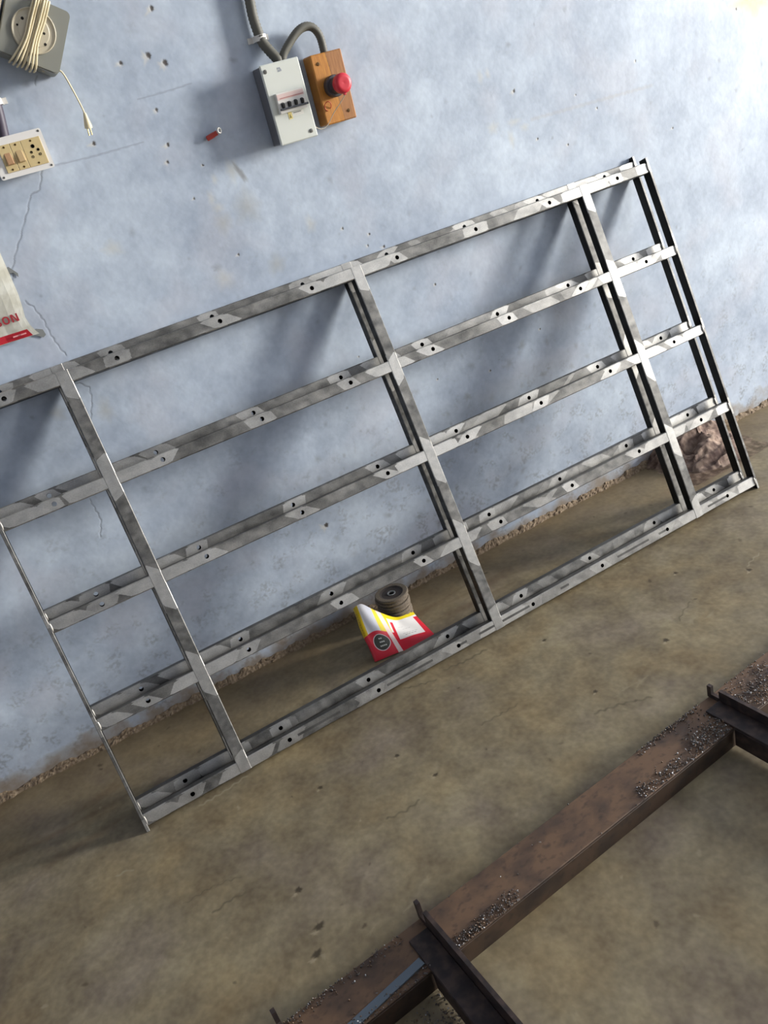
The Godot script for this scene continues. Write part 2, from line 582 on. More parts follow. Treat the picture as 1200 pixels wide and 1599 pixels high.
func make_materials() -> void:
	var wt := wall_textures()
	M.wall = mat(Color.WHITE, 0.62)
	M.wall.albedo_texture = wt[0]
	M.wall.heightmap_enabled = true
	M.wall.heightmap_texture = wt[1]
	M.wall.heightmap_scale = 0.16
	M.wall.texture_repeat = false
	M.plaster = tri_noise(Color8(170, 180, 203), Color8(186, 195, 214), 0.02, 0.6, 0.7)
	M.plaster.uv1_world_triplanar = true
	M.dull = tri_noise(Color8(142, 148, 160), Color8(160, 165, 176), 0.02, 0.6, 0.8)
	M.dull.uv1_world_triplanar = true
	var ft := floor_textures()
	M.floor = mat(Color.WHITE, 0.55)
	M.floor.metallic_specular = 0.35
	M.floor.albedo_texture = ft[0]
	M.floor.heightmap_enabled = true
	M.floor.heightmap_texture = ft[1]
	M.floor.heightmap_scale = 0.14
	M.floor.texture_repeat = false
	M.concrete = tri_noise(Color8(110, 100, 76), Color8(132, 120, 92), 0.02, 0.5, 0.7)
	M.concrete.uv1_world_triplanar = true
	M.mortar = tri_noise(Color8(104, 86, 67), Color8(148, 131, 108), 0.06, 6.0, 0.9, 0.0, 4)
	M.bead = mat(Color8(170, 166, 158), 0.5, 0.6)
	M.screw = mat(Color8(120, 118, 110), 0.4, 0.8)
	M.darkhole = mat(Color8(28, 24, 20), 0.9)

# ---------------------------------------------------------------- the room
func slab(called: String, boxes: Array, m: Material) -> MeshInstance3D:
	var st := tool()
	for b in boxes:
		var lo: Vector3 = b[0]
		var hi: Vector3 = b[1]
		cbox(st, (lo + hi) / 2, hi - lo, 0.001)
	return structure(called, st, m)

func build_room() -> void:
	var X0 := -3.6
	var X1 := WIN_X
	var Z1 := 6.2
	var H := 3.8
	# back wall: detailed plaster where the photo looks, the same paint around it
	var st := tool()
	var xs := [X0 - 0.2, WX0, WX0 + WW, X1 + 0.2]
	poly(st, [Vector3(xs[1], 0, 0), Vector3(xs[2], 0, 0), Vector3(xs[2], WH, 0), Vector3(xs[1], WH, 0)], [Vector2(0, 1), Vector2(1, 1), Vector2(1, 0), Vector2(0, 0)])
	var back := structure("wall_back", st, M.wall)
	st = tool()
	for q in [[xs[0], xs[1], -0.2, H], [xs[2], xs[3], -0.2, H], [xs[1], xs[2], WH, H]]:
		poly(st, [Vector3(q[0], q[2], 0), Vector3(q[1], q[2], 0), Vector3(q[1], q[3], 0), Vector3(q[0], q[3], 0)])
	cbox(st, Vector3((xs[0] + xs[3]) / 2, H / 2 - 0.1, -0.11), Vector3(xs[3] - xs[0], H + 0.2, 0.2), 0.001)
	put("plaster", st.commit(), M.plaster, back)
	# floor
	st = tool()
	var fx1 := FX0 + FW
	var fz1 := FZ0 + FD
	poly(st, [Vector3(FX0, 0, fz1), Vector3(fx1, 0, fz1), Vector3(fx1, 0, FZ0), Vector3(FX0, 0, FZ0)], [Vector2(0, 1), Vector2(1, 1), Vector2(1, 0), Vector2(0, 0)])
	var fl := structure("floor", st, M.floor)
	st = tool()
	for q in [[X0, FX0, FZ0, Z1], [fx1, X1 + 2.0, FZ0, Z1], [FX0, fx1, fz1, Z1]]:
		poly(st, [Vector3(q[0], 0, q[3]), Vector3(q[1], 0, q[3]), Vector3(q[1], 0, q[2]), Vector3(q[0], 0, q[2])])
	cbox(st, Vector3((X0 + X1 + 2) / 2, -0.11, Z1 / 2), Vector3(X1 + 2 - X0, 0.2, Z1 + 0.4), 0.001)
	put("slab", st.commit(), M.concrete, fl)
	# the other walls with their openings, and the ceiling
	var oz0 := WIN_Z0
	var oz1 := WIN_Z1
	var oy0 := WIN_Y0
	var oy1 := WIN_Y1
	slab("wall_right", [[Vector3(X1, 0, 0), Vector3(X1 + 0.2, H, oz0)], [Vector3(X1, 0, oz1), Vector3(X1 + 0.2, H, Z1)], [Vector3(X1, oy1, oz0), Vector3(X1 + 0.2, H, oz1)], [Vector3(X1, 0, oz0), Vector3(X1 + 0.2, oy0, oz1)]], M.dull)
	st = tool()
	cbox(st, Vector3(X1 + 0.02, (oy0 + oy1) / 2, (oz0 + oz1) / 2), Vector3(0.02, oy1 - oy0, oz1 - oz0), 0.001)
	var frost := mat(Color8(230, 232, 235), 0.6)
	frost.emission_enabled = true
	frost.emission = Color(1.0, 0.99, 0.97)
	frost.emission_energy_multiplier = 1.0
	structure("window_1", st, frost)
	slab("wall_left", [[Vector3(X0 - 0.2, 0, 0), Vector3(X0, H, Z1)]], M.dull)
	slab("wall_front", [[Vector3(X0, 0, Z1), Vector3(X1, H, Z1 + 0.2)]], M.dull)
	slab("ceiling", [[Vector3(X0 - 0.2, H, -0.2), Vector3(X1 + 0.2, H + 0.2, Z1 + 0.2)]], M.dull)
	# broken mortar fillet where the plaster meets the floor
	st = tool()
	var f := FastNoiseLite.new()
	f.seed = 5
	f.frequency = 9.0
	f.fractal_octaves = 4
	var nx := 700
	var rows := []
	for i in nx + 1:
		var x := -1.0 + 3.4 * i / nx
		var a := f.get_noise_2d(x, 0.0)
		var hgt := 0.017 + 0.013 * a + 0.008 * f.get_noise_2d(x * 3.0, 7.0)
		var dep := 0.010 + 0.007 * f.get_noise_2d(x * 2.0, 3.0)
		var row := []
		for k in 6:
			var t := k / 5.0
			var bump := 0.006 * f.get_noise_2d(x * 4.0, t * 2.0 + 20.0)
			row.append(Vector3(x, maxf(-0.002, hgt * (1.0 - t)) + bump * (1.0 if k > 0 and k < 5 else 0.0) - (0.001 if k == 5 else 0.0), maxf(-0.001, dep * pow(t, 1.5) + absf(bump) * (1.0 if k < 5 else 0.0) + (0.0015 if k > 0 else -0.001))))
		rows.append(row)
	for i in nx:
		for k in 5:
			poly(st, [rows[i][k + 1], rows[i + 1][k + 1], rows[i + 1][k]])
			poly(st, [rows[i][k + 1], rows[i + 1][k], rows[i][k]])
	var tr := structure("trim_1", st, M.mortar)
	tr.set_meta("label", "broken brown mortar edge along the foot of the wall")

# ---------------------------------------------------------------- leaning frames
const LEAN := 0.32593
const U := [-0.494, -0.237, 0.5285, 1.279, 1.5235]
const V := [-0.002, 0.2505, 0.501, 0.7515, 1.003]
const HOLES := [-0.371, -0.112, 0.146, 0.3965, 0.648, 0.899, 1.152, 1.402]

# flat bar with round holes: x along, y across (0 top edge), z thickness backwards; v strip of the atlas
func holed_plate(st: SurfaceTool, L: float, w: float, t: float, holes: Array, r: float, row: int, xf: Transform3D, shown := true) -> void:
	var uvf := func(p: Vector2) -> Vector2:
		return Vector2(clampf(p.x / L, 0, 1), (row + (0.02 + 0.63 * (0.5 - p.y / w) if shown else 0.93)) / atlas_rows)
	var xs := [0.0]
	for hx in holes:
		xs.append(hx - w / 2)
		xs.append(hx + w / 2)
	xs.append(L)
	var face := func(pts: Array) -> void:
		var F := []
		var B := []
		var uv := []
		for p in pts:
			F.append(xf * Vector3(p.x, p.y, 0))
			B.append(xf * Vector3(p.x, p.y, -t))
			uv.append(uvf.call(p))
		poly(st, F, uv)
		B.reverse()
		var uvb := []
		for q in uv:
			uvb.push_front(Vector2(q.x, (row + 0.93) / atlas_rows))
		poly(st, B, uvb)
	for i in range(0, xs.size(), 2):
		if xs[i + 1] - xs[i] > 1e-4:
			face.call([Vector2(xs[i], -w / 2), Vector2(xs[i + 1], -w / 2), Vector2(xs[i + 1], w / 2), Vector2(xs[i], w / 2)])
	for hx in holes:
		var c := Vector2(hx, 0)
		var n := 16
		for k in n:
			var a0 := TAU * k / n
			var a1 := TAU * (k + 1) / n
			var i0 := c + Vector2(cos(a0), sin(a0)) * r
			var i1 := c + Vector2(cos(a1), sin(a1)) * r
			var s0 := w / 2 / maxf(absf(cos(a0)), absf(sin(a0)))
			var s1 := w / 2 / maxf(absf(cos(a1)), absf(sin(a1)))
			face.call([i0, c + Vector2(cos(a0), sin(a0)) * s0, c + Vector2(cos(a1), sin(a1)) * s1, i1])
			var hu: Vector2 = Vector2(uvf.call(c).x, (row + 0.9) / atlas_rows)
			poly(st, [xf * Vector3(i0.x, i0.y, 0), xf * Vector3(i1.x, i1.y, 0), xf * Vector3(i1.x, i1.y, -t), xf * Vector3(i0.x, i0.y, -t)], [hu, hu, hu, hu])
	for e in [[Vector3(0, w / 2, 0), Vector3(L, w / 2, 0), Vector3(L, w / 2, -t), Vector3(0, w / 2, -t)], [Vector3(0, -w / 2, -t), Vector3(L, -w / 2, -t), Vector3(L, -w / 2, 0), Vector3(0, -w / 2, 0)], [Vector3(0, -w / 2, -t), Vector3(0, -w / 2, 0), Vector3(0, w / 2, 0), Vector3(0, w / 2, -t)], [Vector3(L, -w / 2, 0), Vector3(L, -w / 2, -t), Vector3(L, w / 2, -t), Vector3(L, w / 2, 0)]]:
		var P := []
		var uv := []
		for q in e:
			P.append(xf * q)
			uv.append(Vector2(clampf(q.x / L, 0.001, 0.999), (row + 0.2) / atlas_rows))
		poly(st, P, uv)

# rectangular hollow section, drilled through front and back, corners chamfered
func hollow_bar(L: float, w: float, d: float, holes: Array, r: float, row: int, xf: Transform3D) -> SurfaceTool:
	var st := tool()
	var c := 0.0018
	var t := 0.0016
	holed_plate(st, L, w - 2 * c, t, holes, r, row, xf)
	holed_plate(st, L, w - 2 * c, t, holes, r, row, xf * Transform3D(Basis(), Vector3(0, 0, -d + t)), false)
	var uv := func(x: float, v: float) -> Vector2:
		return Vector2(x, (row + v) / atlas_rows)
	for s in [1, -1]:
		# top or bottom wall, then its two chamfers
		var y: float = s * (w / 2)
		var yi: float = s * (w / 2 - c)
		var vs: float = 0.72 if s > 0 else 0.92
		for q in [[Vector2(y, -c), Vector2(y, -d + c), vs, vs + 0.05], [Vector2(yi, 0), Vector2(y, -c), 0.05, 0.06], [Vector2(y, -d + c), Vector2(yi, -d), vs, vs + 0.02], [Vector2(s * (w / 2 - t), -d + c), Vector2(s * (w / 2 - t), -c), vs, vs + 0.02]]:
			var A := xf * Vector3(0, q[0].x, q[0].y)
			var B := xf * Vector3(L, q[0].x, q[0].y)
			var C := xf * Vector3(L, q[1].x, q[1].y)
			var D := xf * Vector3(0, q[1].x, q[1].y)
			var pts := [A, B, C, D]
			var uvs := [uv.call(0.001, q[2]), uv.call(0.999, q[2]), uv.call(0.999, q[3]), uv.call(0.001, q[3])]
			if s < 0:
				pts.reverse()
				uvs.reverse()
			poly(st, pts, uvs)
	return st

func flat_bar(sz: Vector3, c: Vector3, row: int, ax: int) -> SurfaceTool:
	var st := tool()
	var uvf := func(p: Vector3) -> Vector2:
		var q := p - c
		var v := 0.2 if q.z > sz.z * 0.49 else 0.93
		return Vector2(clampf(q.y / sz.y + 0.5, 0, 1), (row + v) / atlas_rows)
	cbox(st, c, sz, 0.0009, Transform3D(), uvf)
	return st

func build_frames() -> void:
	var x0: float = U[0] + 0.003
	var x1: float = U[4] - 0.003
	var L := x1 - x0
	# where the bars were ground bright: at the holes, at the joints, at the ends
	rng.seed = 4
	for fr in 2:
		for i in 5:
			var marks := []
			for hx in HOLES:
				var c: float = (hx - x0) / L
				var a := rng.randf_range(0.010, 0.020)
				var b := rng.randf_range(0.008, 0.022)
				marks.append([c - a, c + b, rng.randf_range(0.55, 0.85), rng.randf_range(-0.03, 0.03)])
			for k in [1, 2, 3]:
				var c: float = (U[k] - x0) / L
				marks.append([c - rng.randf_range(0.02, 0.055), c + rng.randf_range(0.02, 0.055), rng.randf_range(0.6, 0.95), rng.randf_range(-0.03, 0.03)])
			marks.append([0.0, rng.randf_range(0.03, 0.05), 0.8, 0.03])
			marks.append([1.0 - rng.randf_range(0.02, 0.04), 1.0, 0.95, 0.0])
			for k in 5:
				var c := rng.randf_range(0.55, 0.95) if i < 4 else rng.randf_range(0.1, 0.9)
				marks.append([c, c + rng.randf_range(0.01, 0.05), rng.randf_range(0.2, 0.5), rng.randf_range(-0.05, 0.05)])
			if i == 4 and fr == 0:
				marks.append([0.3, 1.0, 0.35, 0.0])
				for s in [[0.20, 0.26], [0.33, 0.40], [0.44, 0.455], [0.475, 0.56], [0.615, 0.63], [0.72, 0.78], [0.80, 0.815], [0.90, 0.94]]:
					marks.append([s[0], s[1], -0.4, 0.0, 0.36, 0.58])
			steel_rows.append(marks)
		for k in 3:
			var marks := []
			for v in V:
				var c: float = 1.0 - (1.03 - v) / 1.035
				c = 1.0 - c
				marks.append([c - rng.randf_range(0.03, 0.07), c + rng.randf_range(0.03, 0.07), rng.randf_range(0.6, 0.95), rng.randf_range(-0.05, 0.05)])
			steel_rows.append(marks)
		for k in 2:
			steel_rows.append([[0.0, 0.03, 0.7, 0.0], [0.24, 0.29, 0.5, 0.02], [0.5, 0.53, 0.5, 0.0], [0.74, 0.78, 0.5, 0.0], [0.96, 1.0, 0.7, 0.0]])
	var at := steel_atlas()
	M.steel = mat(Color.WHITE, 1.0, 1.0)
	M.steel.albedo_texture = at[0]
	M.steel.roughness_texture = at[1]
	M.steel.roughness_texture_channel = BaseMaterial3D.TEXTURE_CHANNEL_GREEN
	M.steel.metallic_texture = at[1]
	M.steel.metallic_texture_channel = BaseMaterial3D.TEXTURE_CHANNEL_BLUE
	M.steel.metallic_specular = 0.5
	var tilt := Basis(Vector3.RIGHT, -LEAN)
	one_frame(0, Transform3D(tilt, Vector3(0, 0, 0.4008)), 0.0, "welded grid of bright drilled steel tubes, the front one of the two leaning grilles")
	# the rear frame: 40 mm behind, standing 22 mm higher along the slope
	var back := tilt * Vector3(-0.003, 0.0225, -0.0450)
	one_frame(1, Transform3D(tilt, Vector3(0, 0, 0.4008) + back), 0.0095, "welded grid of drilled steel tubes sandwiched between the front grille and the blue wall")

func one_frame(n: int, xf: Transform3D, leg: float, label: String) -> void:
	var o := thing("steel_grille", label, "steel grille", Vector3.ZERO, "leaning steel grilles")
	o.transform = xf
	var x0: float = U[0] + 0.003
	var x1: float = U[4] - 0.003
	var L := x1 - x0
	var holes := []
	for hx in HOLES:
		holes.append(hx - x0)
	var base := n * 10
	for i in 5:
		var y: float = 1.03 - V[i]
		obj("rail", hollow_bar(L, 0.030, 0.027, holes, 0.0056, base + i, Transform3D(Basis(), Vector3(x0, y, 0))), M.steel, o)
	var yb: float = 1.03 - V[4] - 0.0146
	var yt: float = 1.03 - V[0] + 0.0146
	for k in 3:
		# x of the bar runs down the frame; its lower side faces left
		var bx := hollow_bar(yt - yb, 0.030, 0.0275, [], 0.005, base + 5 + k, Transform3D(Basis(Vector3(0, -1, 0), Vector3(1, 0, 0), Vector3(0, 0, 1)), Vector3(U[k + 1], yt, 0.0006)))
		obj("upright", bx, M.steel, o)
	for k in 2:
		var u: float = U[0] if k == 0 else U[4]
		var lo := 0.0 - leg
		var hi := 1.03 + 0.030
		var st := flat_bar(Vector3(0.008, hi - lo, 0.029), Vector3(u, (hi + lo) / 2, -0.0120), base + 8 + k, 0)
		obj("end_plate", st, M.steel, o)
	# weld beads in the corners at the end plates
	for i in 5:
		for k in 2:
			var st := tool()
			var u: float = U[0] + 0.0045 if k == 0 else U[4] - 0.0045
			var y: float = 1.03 - V[i]
			lump(st, Vector3(u, y, 0.001), Vector3(0.0030, 0.0115, 0.0022), Basis(), 6, 0.25)
			obj("weld_bead", st, M.bead, o)

# ---------------------------------------------------------------- channel base frame on the floor
func beam_texture() -> ImageTexture:
	var w := 1024
	var h := 128
	var n1 := noise_bytes(301, 0.02, w, h, 5, 15)
	var n2 := noise_bytes(305, 0.09, w, h, 4)
	var im := Image.create(w, h, false, Image.FORMAT_RGB8)
	for y in h:
		for x in w:
			var i := y * w + x
			var a := n1[i] / 255.0
			var b := n2[i] / 255.0
			var u := float(x) / w
			var v := float(y) / h
			var c := Color8(108, 83, 62).lerp(Color8(74, 58, 47), clampf((a - 0.35) * 2, 0, 1))
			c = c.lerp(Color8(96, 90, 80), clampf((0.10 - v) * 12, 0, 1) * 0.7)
			var rust := clampf((u - 0.70) * 14, 0, 1) * clampf(1.5 - absf(v - 0.3) * 2, 0, 1)
			c = c.lerp(Color8(150, 100, 60), rust * (0.35 + 0.5 * b))
			c = c.lerp(Color8(48, 38, 34), clampf((b - 0.62) * 3, 0, 1) * 0.6)
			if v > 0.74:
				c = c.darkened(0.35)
			im.set_pixel(x, y, c)
	return tex(im)

func build_base_frame() -> void:
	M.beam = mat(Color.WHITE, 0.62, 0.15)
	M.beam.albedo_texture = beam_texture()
	M.beam_dark = tri_noise(Color8(38, 30, 29), Color8(70, 55, 49), 0.03, 5.0, 0.6, 0.2, 11)
	M.beam_dark.uv1_scale = Vector3.ONE * 4.0
	var o := thing("base_frame", "rusty brown steel channel base frame lying on the concrete floor with swarf on it", "metal frame", Vector3(0.2, 0, 1.07))
	o.rotation.y = 0.07
	var xa := -0.85
	var xb := 1.5
	var H := 0.050
	var W := 0.096
	var L := xb - xa
	var uvt := func(p: Vector3) -> Vector2:
		var q := p
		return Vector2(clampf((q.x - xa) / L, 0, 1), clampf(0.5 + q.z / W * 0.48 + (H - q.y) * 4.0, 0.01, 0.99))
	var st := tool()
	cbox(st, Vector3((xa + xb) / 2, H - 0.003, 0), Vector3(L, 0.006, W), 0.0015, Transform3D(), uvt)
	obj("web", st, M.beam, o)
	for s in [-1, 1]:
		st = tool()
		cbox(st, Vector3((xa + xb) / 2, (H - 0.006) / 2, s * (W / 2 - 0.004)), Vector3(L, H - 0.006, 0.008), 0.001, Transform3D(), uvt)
		obj("flange", st, M.beam, o)
	for q in [[-0.600, 0.044, 0.042], [-0.306, 0.044, 0.041], [0.476, 0.030, 0.044]]:
		var lx: float = q[0]
		# angle bar lying across the channel: upright leg notched near its far end, flat leg to the left
		st = tool()
		var T: float = q[1]
		var z0 := -0.050
		var z1 := 0.62
		var out := PackedVector2Array([Vector2(-z0, 0), Vector2(-z0, T), Vector2(-z0 - 0.010, T), Vector2(-z0 - 0.010, T * 0.35), Vector2(-z0 - 0.030, T * 0.35), Vector2(-z0 - 0.030, T), Vector2(-z1, T), Vector2(-z1, 0)])
		# outline x = -local z; extrude along local x
		var xf := Transform3D(Basis(Vector3(0, 0, -1), Vector3(0, 1, 0), Vector3(1, 0, 0)), Vector3(lx, H, 0))
		prism(st, out, 0.0, 0.008, xf)
		var bar := obj("cross_bar", st, M.beam_dark, o)
		st = tool()
		var lw: float = q[2]
		cbox(st, Vector3(lx - lw / 2, H + 0.003, (z0 + 0.03 + z1) / 2), Vector3(lw, 0.006, z1 - z0 - 0.03), 0.0012)
		# its turned-down lip, clear of the channel
		cbox(st, Vector3(lx - lw + 0.003, (H + 0.004) / 2, (0.050 + z1) / 2), Vector3(0.006, H - 0.004, z1 - 0.050), 0.0012)
		obj("bar_leg", st, M.beam_dark, bar)

	# offcut of flat bar lying on the channel
	st = tool()
	cbox(st, Vector3(0, 0.002, 0), Vector3(0.20, 0.004, 0.016), 0.0006)
	M.offcut = mat(Color8(104, 114, 122), 0.45, 0.7)
	var oc := obj("steel_offcut", st, M.offcut)
	oc.position = Vector3(-0.245, 0.050, 1.134)
	oc.rotation.y = 0.16
	tag(oc, "narrow bluish steel offcut lying on the channel among dark swarf at the bottom edge", "steel offcut")
	swarf()

func swarf() -> void:
	# a curled sliver and a jagged grain, put down in thousands
	var st := tool()
	var prev := []
	for i in 9:
		var a := i * 0.75
		var r := 0.0016 + 0.0001 * i
		var c := Vector3(cos(a) * r, i * 0.0004, sin(a) * r)
		var cur := [c, c + Vector3(cos(a) * 0.0002, 0.0011, sin(a) * 0.0002)]
		if i:
			poly(st, [prev[0], cur[0], cur[1], prev[1]])
		prev = cur
	var curl := st.commit()
	st = tool()
	lump(st, Vector3.ZERO, Vector3(0.0022, 0.0015, 0.0018), Basis(), 3, 0.5)
	var grain := st.commit()
	var m := mat(Color.WHITE, 0.42, 0.75)
	m.vertex_color_use_as_albedo = true
	rng.seed = 31
	var yaw := Transform3D(Basis(Vector3.UP, 0.07), Vector3(0.2, 0, 1.07))
	# clusters: [local x from, to, local z centre, spread, base height, pile height, count]
	var piles := [
		[0.17, 0.43, 0.034, 0.011, 0.050, 0.006, 900], [0.34, 0.43, 0.022, 0.022, 0.050, 0.010, 900],
		[0.25, 0.44, -0.043, 0.006, 0.050, 0.006, 500], [-0.29, -0.14, 0.038, 0.010, 0.050, 0.007, 800],
		[-0.60, -0.35, -0.040, 0.009, 0.050, 0.004, 420], [-0.55, -0.34, 0.040, 0.012, 0.050, 0.006, 500],
		[0.50, 0.64, 0.020, 0.022, 0.050, 0.012, 1200], [0.50, 0.64, -0.03, 0.016, 0.050, 0.003, 260],
		[-0.50, -0.33, 0.110, 0.035, 0.0, 0.014, 1500], [-0.9, 0.9, 0.0, 0.04, 0.050, 0.002, 160],
	]
	for kind in 2:
		var mm := MultiMesh.new()
		mm.transform_format = MultiMesh.TRANSFORM_3D
		mm.use_colors = true
		mm.mesh = curl if kind == 0 else grain
		var xs := []
		var cs := []
		for p in piles:
			var n: int = int(p[6] * (0.10 if kind == 0 else 0.28))
			for i in n:
				var x := rng.randf_range(p[0], p[1])
				var z: float = p[2] + clampf(rng.randfn(0, 0.85), -2.4, 2.4) * p[3]
				var ey: float = p[4] + absf(rng.randf()) * p[5] * maxf(0.0, 1.0 - absf(z - p[2]) / p[3] * 0.7) + 0.001
				if p[4] > 0.01:
					z = clampf(z, -0.047, 0.047)
				elif z < 0.052:
					z = 0.052 + rng.randf() * 0.03
				var s := rng.randf_range(0.4, 1.15)
				var b := Basis.from_euler(Vector3(rng.randf() * TAU, rng.randf() * TAU, rng.randf() * TAU)).scaled(Vector3.ONE * s)
				xs.append(yaw * Transform3D(b, Vector3(x, ey, z)))
				var q := rng.randf()
				var c := Color(0.12, 0.108, 0.10)
				if q > 0.94:
					c = Color(0.62, 0.62, 0.62)
				elif q > 0.7:
					c = Color(0.20, 0.18, 0.165)
				elif q > 0.5:
					c = Color(0.18, 0.12, 0.08)
				cs.append(c)
		mm.instance_count = xs.size()
		for i in xs.size():
			mm.set_instance_transform(i, xs[i])
			mm.set_instance_color(i, cs[i])
		var o := MultiMeshInstance3D.new()
		o.name = "metal_shavings" if kind == 0 else "metal_filings"
		o.multimesh = mm
		o.material_override = m
		add_child(o)
		o.set_meta("kind", "stuff")
		tag(o, "curled metal shavings scattered on the rusty channel and floor" if kind == 0 else "dark grainy metal filings heaped along the rusty channel", "metal shavings" if kind == 0 else "metal filings")

# ---------------------------------------------------------------- things on the wall
func screw(parent: Node, p: Vector3, r: float, m: Material, called := "screw") -> void:
	var st := tool()
	var xf := Transform3D(Basis(Vector3.RIGHT, PI / 2), p)
	lathe(st, [Vector2(r, 0), Vector2(r, r * 0.25), Vector2(r * 0.8, r * 0.45), Vector2(r * 0.3, r * 0.5), Vector2(r * 0.25, r * 0.2), Vector2(0, r * 0.2)], xf, 12)
	obj(called, st, m, parent)

func build_wall_things() -> void:
	var fwd := Basis(Vector3.RIGHT, PI / 2)   # local y of a lathe looks out of the wall
	# --- distribution box with a four pole breaker
	M.box = mat(Color8(214, 216, 206), 0.45)
	M.box_side = mat(Color8(104, 104, 108), 0.5)
	M.white = mat(Color8(226, 222, 214), 0.4)
	M.black = mat(Color8(30, 30, 32), 0.45)
	var o := thing("breaker_box", "light grey metal breaker box with four black toggles under a flexible conduit", "breaker box", Vector3(0.475, 1.3918, 0))
	var st := tool()
	cbox(st, Vector3(0, 0, 0.026), Vector3(0.092, 0.166, 0.052), 0.002)
	obj("body", st, M.box_side, o)
	st = tool()
	cbox(st, Vector3(0, 0, 0.056), Vector3(0.0975, 0.171, 0.008), 0.0022)
	obj("lid", st, M.box, o)
	var br := tool()
	cbox(br, Vector3(0.002, 0.001, 0.064), Vector3(0.070, 0.043, 0.010), 0.001)
	var brk := obj("breaker", br, M.white, o)
	st = tool()
	cbox(st, Vector3(0.002, 0.0135, 0.0693), Vector3(0.068, 0.012, 0.001), 0.0003)
	obj("pink_panel", st, mat(Color8(222, 196, 188), 0.5), brk)
	st = tool()
	cbox(st, Vector3(0.004, 0.0105, 0.0701), Vector3(0.060, 0.0012, 0.0008), 0.0002)
	obj("red_stripe", st, mat(Color8(176, 92, 84), 0.5), brk)
	for k in 4:
		st = tool()
		cbox(st, Vector3(-0.0225 + k * 0.0165, -0.0035, 0.073), Vector3(0.0075, 0.011, 0.009), 0.0015, Transform3D(Basis(Vector3.RIGHT, 0.35), Vector3(0, 0.024, 0.003)))
		obj("toggle", st, M.black, brk)
	st = tool()
	cbox(st, Vector3(0.003, -0.0125, 0.0745), Vector3(0.072, 0.0042, 0.006), 0.0012)
	obj("tie_bar", st, mat(Color8(62, 64, 70), 0.4), brk)
	screw(o, Vector3(-0.039, 0.071, 0.060), 0.0045, M.screw)
	screw(o, Vector3(0.034, -0.071, 0.060), 0.0045, M.screw)
	# warning label: white with a yellow field, black triangle and a grey line of print
	st = tool()
	cbox(st, Vector3(0.0125, -0.0275, 0.0602), Vector3(0.030, 0.009, 0.0004), 0.0001)
	var lb := obj("label", st, mat(Color8(232, 230, 220), 0.6), o)
	st = tool()
	cbox(st, Vector3(-0.0075, -0.0285, 0.0603), Vector3(0.0095, 0.015, 0.0005), 0.0001)
	obj("yellow_field", st, mat(Color8(232, 214, 140), 0.6), lb)
	st = tool()
	prism(st, PackedVector2Array([Vector2(-0.0110, -0.0335), Vector2(-0.0045, -0.0335), Vector2(-0.0078, -0.0245)]), 0.0603, 0.0608)
	obj("warning_triangle", st, mat(Color8(150, 138, 80), 0.6), lb)
	st = tool()
	cbox(st, Vector3(0.0115, -0.0245, 0.0605), Vector3(0.020, 0.0018, 0.0003), 0.0001)
	obj("print", st, mat(Color8(128, 126, 120), 0.6), lb)
	# small printed logo block near the top of the lid
	st = tool()
	for q in [[-0.0035, 0.0735, 0.003, 0.004], [0.0008, 0.0735, 0.004, 0.004], [-0.002, 0.0685, 0.006, 0.004], [0.003, 0.0695, 0.003, 0.005]]:
		cbox(st, Vector3(q[0] - 0.004, q[1] - 0.002, 0.0602), Vector3(q[2], q[3], 0.0003), 0.0001)
	obj("logo", st, mat(Color8(150, 154, 160), 0.6), o)

	# --- wooden block with the red emergency button
	var wood := Image.create(128, 256, false, Image.FORMAT_RGB8)
	var f := FastNoiseLite.new()
	f.seed = 3
	f.frequency = 0.02
	for y in 256:
		for x in 128:
			var g := f.get_noise_2d(x * 5.0, y * 0.5) * 0.5 + f.get_noise_2d(x * 16.0 + 90, y * 0.9) * 0.35
			var seam: float = 62 + y * 0.06
			var c := Color8(208, 146, 58).lerp(Color8(168, 104, 38), clampf(0.5 + g, 0, 1)) if x < seam else Color8(182, 128, 74).lerp(Color8(146, 96, 52), clampf(0.5 + g, 0, 1))
			if absf(x - seam) < 1.2:
				c = c.darkened(0.25)
			wood.set_pixel(x, y, c)
	M.wood = mat(Color.WHITE, 0.5)
	M.wood.albedo_texture = tex(wood)
	var wb := thing("wooden_block", "varnished orange wooden block with a red push button and string beside the breaker box", "switch", Vector3(0.6017, 1.397, 0))
	st = tool()
	var uvw := func(p: Vector3) -> Vector2:
		return Vector2(clampf(0.5 + p.x / 0.084, 0, 1), clampf(0.5 - p.y / 0.153, 0, 1))
	cbox(st, Vector3(0, 0, 0.0225), Vector3(0.083, 0.152, 0.045), 0.0025, Transform3D(), uvw)
	obj("block", st, M.wood, wb)
	screw(wb, Vector3(-0.0256, 0.0553, 0.045), 0.004, mat(Color8(112, 84, 48), 0.5, 0.5))
	screw(wb, Vector3(0.0237, -0.0563, 0.045), 0.004, mat(Color8(112, 84, 48), 0.5, 0.5))
	st = tool()
	var kx := Transform3D(fwd, Vector3(-0.003, 0.002, 0.045))
	lathe(st, [Vector2(0.0235, 0), Vector2(0.0240, 0.016), Vector2(0.0225, 0.019), Vector2(0.018, 0.020), Vector2(0.017, 0.042), Vector2(0, 0.042)], kx, 28)
	obj("collar", st, mat(Color8(66, 62, 66), 0.5), wb)
	st = tool()
	lathe(st, [Vector2(0.0155, 0.030), Vector2(0.0192, 0.044), Vector2(0.0216, 0.048), Vector2(0.0216, 0.060), Vector2(0.0198, 0.0635), Vector2(0.012, 0.0650), Vector2(0, 0.0635)], kx, 32, true)
	cbox(st, Vector3(0, -0.0220, 0.100), Vector3(0.006, 0.006, 0.006), 0.001, Transform3D(Basis(), Vector3(-0.003, 0.002, 0)))
	obj("red_knob", st, mat(Color8(206, 44, 58), 0.45), wb)
	st = tool()
	var ring := []
